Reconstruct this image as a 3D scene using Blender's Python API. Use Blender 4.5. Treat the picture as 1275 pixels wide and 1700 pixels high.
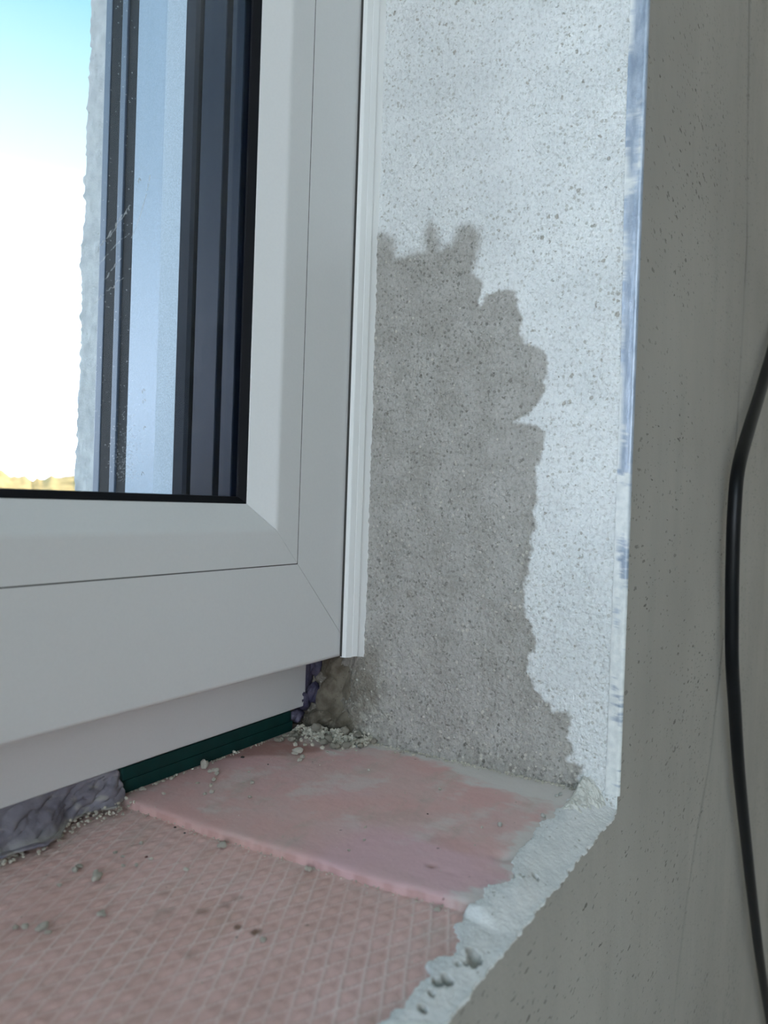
import bpy, bmesh, math, random
import numpy as np
from mathutils import Vector, Matrix

for _o in list(bpy.data.objects):
    bpy.data.objects.remove(_o, do_unlink=True)
scene = bpy.context.scene
COL = scene.collection
random.seed(7)
RNG = np.random.default_rng(11)

# ------------------------------------------------------------------ camera
# world: metres, +Y looks out of the window, reveal wall is x = 0, inner wall face is y = 0, sill is z = 0
cam_d = bpy.data.cameras.new('camera')
cam = bpy.data.objects.new('camera', cam_d); COL.objects.link(cam)
scene.camera = cam
YAW, PITCH, ROLL = math.radians(31.5), math.radians(-0.72), 0.034
fw = Vector((math.cos(YAW)*math.cos(PITCH), math.sin(YAW)*math.cos(PITCH), math.sin(PITCH)))
r0 = fw.cross(Vector((0, 0, 1))).normalized(); u0 = r0.cross(fw)
rt = r0*math.cos(ROLL) + u0*math.sin(ROLL)
up = -r0*math.sin(ROLL) + u0*math.cos(ROLL)
M4 = Matrix((rt, up, -fw)).transposed().to_4x4()
M4.translation = Vector((-.35, -.0865, .134))
cam.matrix_world = M4
cam_d.sensor_fit = 'VERTICAL'; cam_d.sensor_height = 36.0
cam_d.lens = 36.0*1277/1700
cam_d.clip_start = .005; cam_d.clip_end = 3000
cam_d.dof.use_dof = True; cam_d.dof.focus_distance = .40; cam_d.dof.aperture_fstop = 14.0

# ------------------------------------------------------------------ world, sun, exposure
world = bpy.data.worlds.new('world'); scene.world = world; world.use_nodes = True
wn = world.node_tree.nodes; wl = world.node_tree.links; wn.clear()
w_out = wn.new('ShaderNodeOutputWorld'); w_bg = wn.new('ShaderNodeBackground')
w_tc = wn.new('ShaderNodeTexCoord'); w_sep = wn.new('ShaderNodeSeparateXYZ'); w_ramp = wn.new('ShaderNodeValToRGB')
wl.new(w_tc.outputs['Generated'], w_sep.inputs[0]); wl.new(w_sep.outputs['Z'], w_ramp.inputs[0])
wl.new(w_ramp.outputs[0], w_bg.inputs[0]); wl.new(w_bg.outputs[0], w_out.inputs[0])
_cr = w_ramp.color_ramp
_cr.elements[0].position = 0.0; _cr.elements[0].color = (.83, .92, 1.08, 1)
_cr.elements[1].position = 1.0; _cr.elements[1].color = (.07, .135, .195, 1)
for p, c in ((.12, (.82, .92, 1.08)), (.25, (.48, .57, .66)), (.36, (.155, .20, .215)), (.52, (.063, .132, .168))):
    e = _cr.elements.new(p); e.color = (*c, 1)
w_bg.inputs[1].default_value = 7.2
sun_d = bpy.data.lights.new('sun', 'SUN'); sun = bpy.data.objects.new('sun', sun_d); COL.objects.link(sun)
sun_d.energy = 8.0; sun_d.angle = .01; sun_d.color = (1, .93, .82)
sun.rotation_euler = Vector((-.5, .75, -.5)).to_track_quat('-Z', 'Y').to_euler()
vs = scene.view_settings
vs.view_transform = 'Standard'; vs.look = 'None'; vs.gamma = 1.0; vs.exposure = 0.46; vs.use_curve_mapping = False
scene.cycles.max_bounces = 8; scene.cycles.diffuse_bounces = 5; scene.cycles.glossy_bounces = 3; scene.cycles.transparent_max_bounces = 16

# ------------------------------------------------------------------ helpers
def tag(o, label=None, cat=None, group=None, kind=None):
    if label: o['label'] = label
    if cat: o['category'] = cat
    if group: o['group'] = group
    if kind: o['kind'] = kind
    return o

def empty(name, loc=(0, 0, 0)):
    o = bpy.data.objects.new(name, None); o.location = loc; o.empty_display_size = .02; COL.objects.link(o); return o

def link(name, me, mat, parent=None, smooth=False):
    if mat and len(me.materials) == 0: me.materials.append(mat)
    o = bpy.data.objects.new(name, me); COL.objects.link(o)
    if parent:
        o.parent = parent; bpy.context.view_layer.update() if False else None
        o.matrix_parent_inverse = Matrix.Translation(-parent.location)
    if smooth: me.shade_smooth()
    return o

def pyobj(name, verts, faces, mat, parent=None, smooth=False):
    me = bpy.data.meshes.new(name); me.from_pydata([tuple(v) for v in verts], [], faces); me.validate(); me.update()
    return link(name, me, mat, parent, smooth)

def fix_normals(me):
    b = bmesh.new(); b.from_mesh(me); bmesh.ops.recalc_face_normals(b, faces=b.faces); b.to_mesh(me); b.free()

def grid_obj(name, P, mat, parent=None, attrs=None, flip=False, smooth=True, back=None):
    """P: (nu, nv, 3) array -> one quad sheet; back=(dx,dy,dz) gives it depth with a skirt and a rear face"""
    nu, nv = P.shape[:2]
    V = P.reshape(-1, 3)
    idx = np.arange(nu*nv).reshape(nu, nv)
    Q = np.stack([idx[:-1, :-1], idx[1:, :-1], idx[1:, 1:], idx[:-1, 1:]], -1).reshape(-1, 4)
    if flip: Q = Q[:, ::-1]
    if back is not None:
        rim = np.concatenate([idx[:, 0], idx[-1, 1:], idx[-2::-1, -1], idx[0, -2:0:-1]])
        n0 = len(V); R = V[rim] + np.array(back)
        if len(back) == 3 and isinstance(back, np.ndarray) is False: pass
        V = np.concatenate([V, R])
        k = np.arange(len(rim)); k2 = (k+1) % len(rim)
        S = np.stack([rim[k], n0+k, n0+k2, rim[k2]], -1)
        if flip: S = S[:, ::-1]
        Q = np.concatenate([Q, S])
    me = bpy.data.meshes.new(name)
    me.vertices.add(len(V)); me.vertices.foreach_set('co', V.astype(np.float32).ravel())
    me.loops.add(Q.size); me.loops.foreach_set('vertex_index', Q.astype(np.int32).ravel())
    me.polygons.add(len(Q)); me.polygons.foreach_set('loop_start', np.arange(0, Q.size, 4, dtype=np.int32))
    me.update(calc_edges=True)
    for an, av in (attrs or {}).items():
        at = me.attributes.new(an, 'FLOAT', 'POINT'); d = np.zeros(len(V), np.float32); av = np.asarray(av).ravel(); d[:len(av)] = av
        at.data.foreach_set('value', d)
    return link(name, me, mat, parent, smooth)

def box(name, a, b, mat, parent=None, bevel=0.0):
    bm = bmesh.new(); bmesh.ops.create_cube(bm, size=1)
    for v in bm.verts:
        v.co = Vector(((a[i]+b[i])/2 + v.co[i]*(b[i]-a[i]) for i in range(3)))
    if bevel: bmesh.ops.bevel(bm, geom=bm.edges[:], offset=bevel, segments=2, affect='EDGES', profile=.6)
    me = bpy.data.meshes.new(name); bm.to_mesh(me); bm.free()
    return link(name, me, mat, parent)

def extrude(name, prof, axis, a, b, mat, parent=None, closed=True, smooth=False):
    """prof: 2-D points; axis 'z': (x,y) pairs extruded from z=a to z=b"""
    n = len(prof); V = []
    for t in (a, b):
        for p in prof:
            V.append((p[0], p[1], t) if axis == 'z' else ((t, p[0], p[1]) if axis == 'x' else (p[0], t, p[1])))
    F = [(i, (i+1) % n, n+(i+1) % n, n+i) for i in range(n if closed else n-1)]
    if closed: F += [tuple(range(n-1, -1, -1)), tuple(range(n, 2*n))]
    o = pyobj(name, V, F, mat, parent); fix_normals(o.data)
    if smooth: o.data.shade_smooth()
    return o

def member(name, side, rect, prof, mat, parent, gap=.0001):
    """one mitred side of a rectangular frame. rect=(x0,z0,x1,z1); prof: (distance inward, y)"""
    x0, z0, x1, z1 = rect; n = len(prof); V = []
    for end in (0, 1):
        for d, y in prof:
            if side == 'bottom': V.append(((x0+d+gap) if end == 0 else (x1-d-gap), y, z0+d))
            if side == 'top': V.append(((x0+d+gap) if end == 0 else (x1-d-gap), y, z1-d))
            if side == 'left': V.append((x0+d, y, (z0+d+gap) if end == 0 else (z1-d-gap)))
            if side == 'right': V.append((x1-d, y, (z0+d+gap) if end == 0 else (z1-d-gap)))
    F = [(i, (i+1) % n, n+(i+1) % n, n+i) for i in range(n)] + [tuple(range(n-1, -1, -1)), tuple(range(n, 2*n))]
    o = pyobj(name, V, F, mat, parent); fix_normals(o.data); return o

def _hash(ix, iy, seed):
    h = (ix.astype(np.int64)*374761393 + iy.astype(np.int64)*668265263 + seed*1442695041) & 0xffffffff
    h = ((h ^ (h >> 13))*1274126177) & 0xffffffff
    return ((h ^ (h >> 16)) & 0xffff)/65535.0
def vnoise(x, y, seed=0):
    ix = np.floor(x); iy = np.floor(y); fx = x-ix; fy = y-iy
    fx = fx*fx*fx*(fx*(fx*6-15)+10); fy = fy*fy*fy*(fy*(fy*6-15)+10)
    a = _hash(ix, iy, seed); b = _hash(ix+1, iy, seed); c = _hash(ix, iy+1, seed); d = _hash(ix+1, iy+1, seed)
    return (a*(1-fx)+b*fx)*(1-fy) + (c*(1-fx)+d*fx)*fy
def fbm(x, y, seed=0, oct=4):
    s = 0; a = .5; t = 0
    for i in range(oct):
        s = s + a*vnoise(x*2**i + 17.3*i, y*2**i - 9.1*i, seed+i); t += a; a *= .5
    return s/t*2-1
def sstep(a, b, x):
    t = np.clip((x-a)/(b-a), 0, 1); return t*t*(3-2*t)
def spaced(*segs):
    """piecewise spacing: (start, end, step), ..."""
    out = []
    for a, b, s in segs:
        n = max(1, int(round(abs(b-a)/s))); out.append(np.linspace(a, b, n, endpoint=False))
    out.append(np.array([segs[-1][1]])); return np.concatenate(out)

# ------------------------------------------------------------------ materials
class NT:
    def __init__(s, name, rough=.6, spec=.5):
        s.m = bpy.data.materials.new(name); s.m.use_nodes = True
        s.t = s.m.node_tree; s.n = s.t.nodes; s.l = s.t.links
        s.b = s.n['Principled BSDF']; s.b.inputs['Roughness'].default_value = rough
        s.b.inputs['Specular IOR Level'].default_value = spec
        s.tc = s.n.new('ShaderNodeTexCoord')
    def put(s, sock, v):
        if v is None: return
        if isinstance(v, bpy.types.NodeSocket): s.l.new(v, sock)
        elif isinstance(v, (tuple, list)) and len(v) == 3 and sock.type == 'RGBA': sock.default_value = (*v, 1)
        else: sock.default_value = v
    def coord(s, scale=(1, 1, 1)):
        mp = s.n.new('ShaderNodeMapping'); mp.inputs['Scale'].default_value = scale
        s.l.new(s.tc.outputs['Object'], mp.inputs[0]); return mp.outputs[0]
    def noise(s, scale, detail=3, rough=.55, vec=None, dist=0):
        n = s.n.new('ShaderNodeTexNoise'); n.inputs['Scale'].default_value = scale; n.inputs['Detail'].default_value = detail
        n.inputs['Roughness'].default_value = rough; n.inputs['Distortion'].default_value = dist
        s.l.new(vec or s.tc.outputs['Object'], n.inputs['Vector']); return n.outputs[0]
    def voro(s, scale, vec=None):
        n = s.n.new('ShaderNodeTexVoronoi'); n.inputs['Scale'].default_value = scale
        s.l.new(vec or s.tc.outputs['Object'], n.inputs['Vector'])
        sp = s.n.new('ShaderNodeSeparateColor'); s.l.new(n.outputs['Color'], sp.inputs[0])
        return n.outputs['Distance'], sp.outputs[0], sp.outputs[1]
    def math(s, op, a, b=None, clamp=False):
        n = s.n.new('ShaderNodeMath'); n.operation = op; n.use_clamp = clamp
        s.put(n.inputs[0], a)
        if b is not None: s.put(n.inputs[1], b)
        return n.outputs[0]
    def ramp(s, x, a, b, lo=0.0, hi=1.0):
        n = s.n.new('ShaderNodeMapRange'); n.interpolation_type = 'SMOOTHSTEP'
        s.put(n.inputs[0], x); n.inputs[1].default_value = a; n.inputs[2].default_value = b
        n.inputs[3].default_value = lo; n.inputs[4].default_value = hi; return n.outputs[0]
    def mix(s, f, a, b):
        n = s.n.new('ShaderNodeMix'); n.data_type = 'RGBA'
        s.put(n.inputs[0], f); s.put(n.inputs[6], a); s.put(n.inputs[7], b); return n.outputs[2]
    def attr(s, name):
        n = s.n.new('ShaderNodeAttribute'); n.attribute_name = name; return n.outputs['Fac']
    def specks(s, scale, thr, r0=.12, r1=.34, warp=.0, stretch=None):
        """irregular dots: 1 inside a dot. thr: share of cells without a dot"""
        src = s.coord(stretch) if stretch else s.tc.outputs['Object']
        vec = src
        if warp:
            nz = s.n.new('ShaderNodeTexNoise'); nz.inputs['Scale'].default_value = scale*2.2
            s.l.new(src, nz.inputs['Vector'])
            vm = s.n.new('ShaderNodeVectorMath'); vm.operation = 'SCALE'; s.l.new(nz.outputs[1], vm.inputs[0]); vm.inputs['Scale'].default_value = warp/scale
            va = s.n.new('ShaderNodeVectorMath'); va.operation = 'ADD'; s.l.new(src, va.inputs[0]); s.l.new(vm.outputs[0], va.inputs[1])
            vec = va.outputs[0]
        d, ra, rb = s.voro(scale, vec)
        rad = s.ramp(rb, 0, 1, r0, r1)
        ins = s.math('SUBTRACT', rad, d); ins = s.ramp(ins, 0, .05)
        on = s.math('GREATER_THAN', ra, thr)
        return s.math('MULTIPLY', ins, on)
    def bump(s, h, dist, strength=1.0, prev=None):
        n = s.n.new('ShaderNodeBump'); n.inputs['Strength'].default_value = strength; n.inputs['Distance'].default_value = dist
        s.put(n.inputs['Height'], h)
        if prev is not None: s.l.new(prev, n.inputs['Normal'])
        return n.outputs[0]
    def done(s, color=None, normal=None, rough=None, metallic=None):
        s.put(s.b.inputs['Base Color'], color)
        if normal is not None: s.l.new(normal, s.b.inputs['Normal'])
        if rough is not None: s.put(s.b.inputs['Roughness'], rough)
        if metallic is not None: s.put(s.b.inputs['Metallic'], metallic)
        return s.m

def simple(name, color, rough=.5, spec=.5, metallic=0, nscale=0, namp=.08, bump=0):
    m = NT(name, rough, spec)
    c = color; nrm = None
    if nscale:
        f = m.noise(nscale, 4)
        c = m.mix(m.ramp(f, .3, .7), tuple(v*(1-namp) for v in color), tuple(min(1, v*(1+namp)) for v in color))
        if bump: nrm = m.bump(f, bump)
    return m.done(c, nrm, None, metallic)

# reveal render: dry pale plaster with a damp darker patch (its outline is stored in 'wet')
def mat_reveal():
    m = NT('reveal_plaster', .92, .25)
    wet = m.attr('wet')
    big = m.noise(22, 4)
    dry = m.mix(m.ramp(big, .3, .7), (.72, .735, .735), (.82, .83, .825))
    damp = m.mix(m.ramp(m.noise(60, 4), .3, .7), (.38, .36, .33), (.46, .44, .41))
    damp = m.mix(m.attr('brown'), damp, (.17, .145, .105))
    damp = m.mix(m.attr('pale'), damp, (.50, .48, .42))
    col = m.mix(wet, dry, damp)
    pits = m.specks(300, .55, .10, .36, .7)
    pits2 = m.specks(520, .45, .12, .46, .6)
    grit = m.specks(400, .66, .14, .38, .3)
    dryf = m.math('SUBTRACT', 1.0, wet)
    col = m.mix(m.math('MULTIPLY', pits, .70), col, m.mix(wet, (.34, .30, .24), (.19, .18, .155)))
    col = m.mix(m.math('MULTIPLY', pits2, .58), col, m.mix(wet, (.40, .38, .33), (.16, .15, .13)))
    col = m.mix(m.math('MULTIPLY', m.math('MULTIPLY', grit, wet), .75), col, (.62, .59, .52))
    grain = m.noise(620, 4, .62, m.coord((1, 1, .8)))  # random sand tones, also standing in for stucco relief shading
    col = m.mix(m.ramp(grain, .50, .70, 0, .46), col, m.mix(wet, (.40, .39, .36), (.17, .165, .15)))
    col = m.mix(m.ramp(grain, .48, .30, 0, .30), col, m.mix(wet, (.92, .92, .90), (.60, .58, .54)))
    fine = m.noise(900, 3, .6)
    n = m.bump(fine, .0011, 1.0)
    n = m.bump(m.noise(380, 2, .5), .0012, .8, n)
    n = m.bump(m.math('SUBTRACT', grit, pits), .0006, .9, n)
    return m.done(col, n, m.ramp(wet, 0, 1, .95, .75))
M_REVEAL = mat_reveal()

def mat_wall():
    m = NT('inner_wall_plaster', .9, .25)
    big = m.noise(4.5, 4)
    col = m.mix(m.ramp(big, .3, .7), (.405, .382, .347), (.475, .448, .408))
    streak = m.noise(30, 3, .5, m.coord((1, 1, .12)))
    col = m.mix(m.ramp(streak, .45, .8, 0, .35), col, (.36, .345, .315))
    pa = m.specks(250, .62, .10, .36, .8, (.32, 1, 1)); pb = m.specks(480, .55, .12, .40, .8, (.32, 1, 1))
    dens = m.ramp(m.noise(7, 2), .38, .62, .35, 1)
    col = m.mix(m.math('MULTIPLY', pa, m.math('MULTIPLY', dens, .75)), col, (.11, .10, .085))
    col = m.mix(m.math('MULTIPLY', pb, m.math('MULTIPLY', dens, .6)), col, (.14, .13, .11))
    col = m.mix(m.math('MULTIPLY', m.attr('line'), .85), col, (.20, .19, .17))
    n = m.bump(m.noise(500, 3), .0003, .6)
    n = m.bump(m.math('MULTIPLY', pa, -1), .0005, .7, n)
    return m.done(col, n)
M_WALL = mat_wall()

def mat_mortar(name, a, b, dark, rough=.95):
    m = NT(name, rough, .2)
    col = m.mix(m.ramp(m.noise(150, 4), .3, .7), a, b)
    pk = m.specks(480, .82, .1, .3, .6)
    col = m.mix(m.math('MULTIPLY', pk, .6), col, dark)
    col = m.mix(m.math('MULTIPLY', m.attr('pit_shade'), .62), col, (.27, .25, .21))  # holes tinted darker: exposed mortar tone plus the shade inside them
    n = m.bump(m.noise(1100, 4, .65), .0005, .9)
    return m.done(col, n)
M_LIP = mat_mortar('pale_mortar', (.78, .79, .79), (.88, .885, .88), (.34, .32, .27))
M_CORNER = mat_mortar('crumbly_mortar', (.60, .59, .54), (.76, .75, .70), (.24, .21, .16))
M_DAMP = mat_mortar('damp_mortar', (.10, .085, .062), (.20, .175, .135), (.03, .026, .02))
M_CRUMB = mat_mortar('mortar_crumb', (.70, .645, .55), (.82, .765, .67), (.60, .55, .47))
M_HEAP = mat_mortar('damp_crumb', (.30, .275, .225), (.46, .425, .355), (.20, .18, .14))
M_RUBBLE = mat_mortar('mortar_grains', (.44, .405, .335), (.62, .58, .49), (.30, .27, .22))
M_CRUMBW = mat_mortar('white_crumb', (.68, .67, .62), (.78, .77, .72), (.5, .48, .42))
M_DARKGRIT = simple('dark_grit', (.035, .03, .028), .8)
M_REDGRIT = simple('red_brown_grit', (.16, .055, .045), .8)

def mat_board(grid):
    m = NT('pink_foam_ribbed' if grid else 'pink_foam_smooth', .75, .3)
    n1 = m.noise(28, 5, .6); n2 = m.noise(75, 4, .6, m.coord((.5, 1.2, 1)))
    if grid:
        col = m.mix(m.ramp(n1, .32, .68), (.70, .455, .41), (.79, .53, .495))
        col = m.mix(m.ramp(n2, .5, .8, 0, .5), col, (.54, .385, .31))
        col = m.mix(m.math('MULTIPLY', m.attr('ridge'), .9), col, (.88, .73, .69))
        col = m.mix(m.math('MULTIPLY', m.attr('dust'), .8), col, (.62, .54, .50))
        col = m.mix(m.attr('stain'), col, (.20, .115, .075))
        bumpd = .0002
    else:
        col = m.mix(m.ramp(n1, .35, .65), (.73, .455, .43), (.71, .50, .475))
        col = m.mix(m.ramp(n2, .5, .75, 0, .75), col, (.57, .46, .405))
        col = m.mix(m.attr('lilac'), col, (.74, .49, .52))
        col = m.mix(m.attr('dust'), col, (.73, .71, .675))
        col = m.mix(m.attr('brown'), col, (.36, .19, .155))
        bumpd = .0002
    sp = m.specks(230, .93, .05, .16, .4)
    col = m.mix(m.math('MULTIPLY', sp, .6), col, (.16, .09, .08))
    sp2 = m.specks(310, .93, .06, .16, .4)
    col = m.mix(m.math('MULTIPLY', sp2, .7), col, (.68, .62, .56))
    n = m.bump(m.noise(600, 4, .6), bumpd, .7)
    return m.done(col, n)
M_GRID = mat_board(True); M_SMOOTH = mat_board(False)

M_PVC = simple('white_pvc', (.70, .695, .69), .28, .5, 0, 900, .01)
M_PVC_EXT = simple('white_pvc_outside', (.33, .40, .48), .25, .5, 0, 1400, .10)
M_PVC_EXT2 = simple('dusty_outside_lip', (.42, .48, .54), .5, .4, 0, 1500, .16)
M_GAP_SHADE = simple('gap_shade', (.06, .058, .055), .8, .1)
M_TRIM = simple('white_trim_plastic', (.80, .80, .79), .45, .4)
M_GASKET = simple('black_gasket', (.003, .003, .005), .6, .15)
M_SPACER = simple('slate_spacer', (.008, .017, .040), .4, .22, 0, 700, .08)
M_SEALANT = simple('navy_edge_seal', (.003, .007, .017), .6, .15)
M_RAIL_DK = simple('dark_rail', (.009, .011, .014), .6, .25, 0, 300, .2)
M_RAIL_LT = simple('grey_rail', (.12, .15, .20), .4, .5)
M_GREEN = simple('dark_green_plastic', (.002, .034, .031), .55, .25, 0, 120, .12)
M_CABLE = simple('black_cable', (.004, .0045, .006), .42, .3, 0, 60, .15)
M_OUTER = mat_mortar('outside_render', (.48, .485, .485), (.60, .60, .59), (.36, .35, .32))
M_HILL = simple('autumn_trees', (.50, .345, .15), .9, .1, 0, .12, .35)
M_GROUND = simple('meadow', (.40, .39, .34), .95, .1, 0, .05, .3)
M_ROOM = simple('room_plaster', (.68, .64, .575), .9, .2, 0, 6, .06)
M_FLOOR = simple('screed_floor', (.50, .465, .42), .85, .3, 0, 5, .12)
M_CORE = simple('masonry_core', (.36, .30, .25), .9, .2, 0, 40, .15)
M_ALU = simple('outside_sill_metal', (.55, .56, .57), .35, .5, .6)

def mat_tape():
    m = NT('purple_grey_membrane', .55, .4)
    c = m.mix(m.ramp(m.noise(55, 5), .3, .7), (.17, .155, .195), (.30, .285, .325))
    c = m.mix(m.ramp(m.noise(210, 4), .55, .75, 0, .7), c, (.38, .36, .35))
    c = m.mix(m.attr('dust'), c, (.36, .345, .315))
    return m.done(c, m.bump(m.noise(300, 4), .0006, .8))
M_TAPE = mat_tape()
def mat_foam():
    m = NT('blue_violet_foam', .5, .4)
    c = m.mix(m.ramp(m.noise(90, 4), .35, .65), (.030, .028, .062), (.10, .09, .135))
    c = m.mix(m.ramp(m.noise(160, 3), .6, .75, 0, .6), c, (.15, .085, .05))
    return m.done(c, m.bump(m.noise(250, 4), .001, .8))
M_FOAM = mat_foam()

def mat_bead():
    m = NT('corner_bead_metal', .38, .5)
    sm = m.attr('smear')
    met = m.mix(m.ramp(m.noise(260, 4, .6, m.coord((1, 1, .35))), .3, .7), (.26, .31, .39), (.42, .47, .55))
    col = m.mix(sm, met, m.mix(m.ramp(m.noise(300, 3), .3, .7), (.62, .635, .63), (.74, .745, .73)))
    n = m.bump(m.noise(700, 4), .0003, .7)
    return m.done(col, n, m.ramp(sm, 0, 1, .34, .9), m.ramp(sm, 0, 1, .25, 0))
M_BEAD = mat_bead()

def mat_glass():
    mat = bpy.data.materials.new('window_glass'); mat.use_nodes = True
    t = mat.node_tree; t.nodes.clear()
    o = t.nodes.new('ShaderNodeOutputMaterial'); tr = t.nodes.new('ShaderNodeBsdfTransparent'); gl = t.nodes.new('ShaderNodeBsdfGlossy')
    fr = t.nodes.new('ShaderNodeFresnel'); fr.inputs[0].default_value = 1.16; mx = t.nodes.new('ShaderNodeMixShader')
    tr.inputs[0].default_value = (.935, .94, .945, 1); gl.inputs['Roughness'].default_value = .0
    t.links.new(fr.outputs[0], mx.inputs[0]); t.links.new(tr.outputs[0], mx.inputs[1]); t.links.new(gl.outputs[0], mx.inputs[2])
    t.links.new(mx.outputs[0], o.inputs[0]); return mat
M_GLASS = mat_glass()
M_DUST = simple('pale_dust', (.62, .64, .66), .9, .2)

# ------------------------------------------------------------------ room shell
OPX0, OPZ1 = -1.25, 1.35            # window opening: x from OPX0 to 0, z from 0 to OPZ1
RX0, RX1, RY0, ZF, ZC = -1.75, 1.6, -3.0, -.95, 1.85
YO = .324                            # outside face of the wall
tag(box('floor', (RX0, RY0, ZF-.1), (RX1, .35, ZF), M_FLOOR), 'grey cement screed floor of the unfinished room', 'floor', kind='structure')
tag(box('ceiling', (RX0, RY0, ZC), (RX1, .35, ZC+.1), M_ROOM), 'plain plastered ceiling above the window', 'ceiling', kind='structure')
wlft = tag(empty('wall_left', (RX0, 0, 0)), 'plastered side wall with an added light opening, left of the viewer', 'wall', kind='structure')
DY0, DY1, DZ1 = -1.55, -.06, 1.80     # added unseen opening in the side wall, lets daylight onto the reveal
for a, b in (((RY0, ZF), (DY0, ZC)), ((DY1, ZF), (.35, ZC)), ((DY0, DZ1), (DY1, ZC))):
    box('wall_panel', (RX0-.2, a[0], a[1]), (RX0, b[0], b[1]), M_ROOM, wlft)
tag(box('wall_right', (RX1, RY0, ZF), (RX1+.2, .35, ZC), M_ROOM), 'plastered side wall at the right end of the room', 'wall', kind='structure')
tag(box('wall_back', (RX0-.2, RY0-.2, ZF), (RX1+.2, RY0, ZC), M_ROOM), 'plain plastered rear wall behind the viewer', 'wall', kind='structure')

# wall with the window: inner plaster face
RIDGE = [(.300, .75), (.3234, .5448), (.3445, .4583), (.3630, .3652), (.3514, .2114), (.3293, .0622), (.2734, -.0461), (.2202, -.0953), (.1930, -.1257), (.150, -.20), (.12, -.30), (.10, -.95)]
_rz = np.array([p[1] for p in RIDGE])[::-1]; _rx = np.array([p[0] for p in RIDGE])[::-1]
wf = tag(empty('wall_front', (0, 0, 0)), 'grey-beige pitted plaster wall around the window opening', 'wall', kind='structure')
def wall_patch(xs, zs):
    X, Z = np.meshgrid(xs, zs, indexing='ij')
    d = X - np.interp(Z, _rz, _rx)
    fade = sstep(-.22, -.08, Z)
    Y = .0006*np.exp(-(d/.003)**2)*fade - .0003*sstep(-.002, .05, d)*fade
    Y += .0010*fbm(X*9, Z*6, 3, 3) + .00018*fbm(X*160, Z*160, 5, 3)
    Y *= sstep(0, .02, np.abs(X))*.85+.15
    line = np.exp(-(d/.0045)**2)*fade*(.35+.65*vnoise(Z*35, Z*0, 9))
    return np.stack([X, Y, Z], -1), {'line': line}
def wall_obj(name, xs, zs):
    P, at = wall_patch(xs, zs); return grid_obj(name, P, M_WALL, wf, at)
wall_obj('inner_face', spaced((0, .12, .0018), (.12, .18, .003), (.18, .40, .0013), (.40, RX1, .02)), spaced((ZF, -.6, .04), (-.6, .62, .0035), (.62, ZC, .04)))
wall_obj('parapet_face', spaced((RX0, -.5, .05), (-.5, -.25, .006), (-.25, 0, .0018)), spaced((ZF, -.25, .05), (-.25, -.0008, .002)))
box('masonry', (RX0, .004, ZF), (RX1, YO-.004, -.032), M_CORE, wf)
box('masonry', (.012, .004, -.032), (RX1, YO-.012, ZC), M_CORE, wf)
box('masonry', (RX0, .004, -.032), (OPX0-.012, YO-.012, ZC), M_CORE, wf)
box('masonry', (OPX0-.012, .004, OPZ1+.012), (.012, YO-.012, ZC), M_CORE, wf)
box('lintel_face', (RX0, -.001, OPZ1), (0, .003, ZC), M_WALL, wf)
box('pier_face', (RX0, -.001, -.002), (OPX0, .003, OPZ1), M_WALL, wf)
box('reveal_head', (OPX0, 0, OPZ1), (0, .30, OPZ1+.012), M_ROOM, wf)
box('reveal_side', (OPX0-.012, 0, -.03), (OPX0, .30, OPZ1), M_ROOM, wf)

# right reveal: dense rough plaster with the damp patch
WET = [(.1388,.2791),(.1280,.2741),(.1262,.2626),(.1172,.2647),(.1084,.2651),(.1099,.2714),(.1065,.2807),(.1031,.2747),(.0997,.2644),(.0925,.2677),(.0904,.2738),(.0857,.2752),(.0791,.2710),(.0772,.2654),(.0779,.2561),(.0824,.2503),(.0764,.2469),(.0740,.2429),(.0776,.2318),(.0726,.2375),(.0671,.2400),(.0615,.2404),(.0581,.2370),(.0562,.2306),(.0539,.2263),(.0546,.2182),(.0517,.2128),(.0430,.2081),(.0402,.2029),(.0403,.1918),(.0432,.1849),(.0473,.1800),(.0552,.1751),(.0481,.1729),(.0406,.1707),(.0413,.1617),(.0436,.1536),(.0433,.1465),(.0443,.1174),(.0455,.1072),(.0471,.0918),(.0479,.0835),(.0433,.0769),(.0415,.0700),(.0438,.0626),(.0441,.0544),(.0401,.0479),(.0336,.0418),(.0324,.0390),(.0238,.0405),(.0226,.0367),(.0233,.0277),(.0206,.0223),(.0239,.0177),(.0159,.0164),(.0186,.0099),(.0140,.0050),(.0118,-.0004),(.0118,-.05),(.25,-.05),(.25,.2791)]
def poly_sd(px, py, poly):
    """signed distance, positive inside"""
    P = np.array(poly); n = len(P); best = np.full(px.shape, 1e9); ins = np.zeros(px.shape, bool)
    for i in range(n):
        ax, ay = P[i]; bx, by = P[(i+1) % n]
        ex, ey = bx-ax, by-ay
        t = np.clip(((px-ax)*ex+(py-ay)*ey)/(ex*ex+ey*ey+1e-18), 0, 1)
        best = np.minimum(best, (px-ax-t*ex)**2+(py-ay-t*ey)**2)
        c = ((ay > py) != (by > py)) & (px < ex*(py-ay)/(ey+1e-18)+ax)
        ins ^= c
    return np.where(ins, 1, -1)*np.sqrt(best)
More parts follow.
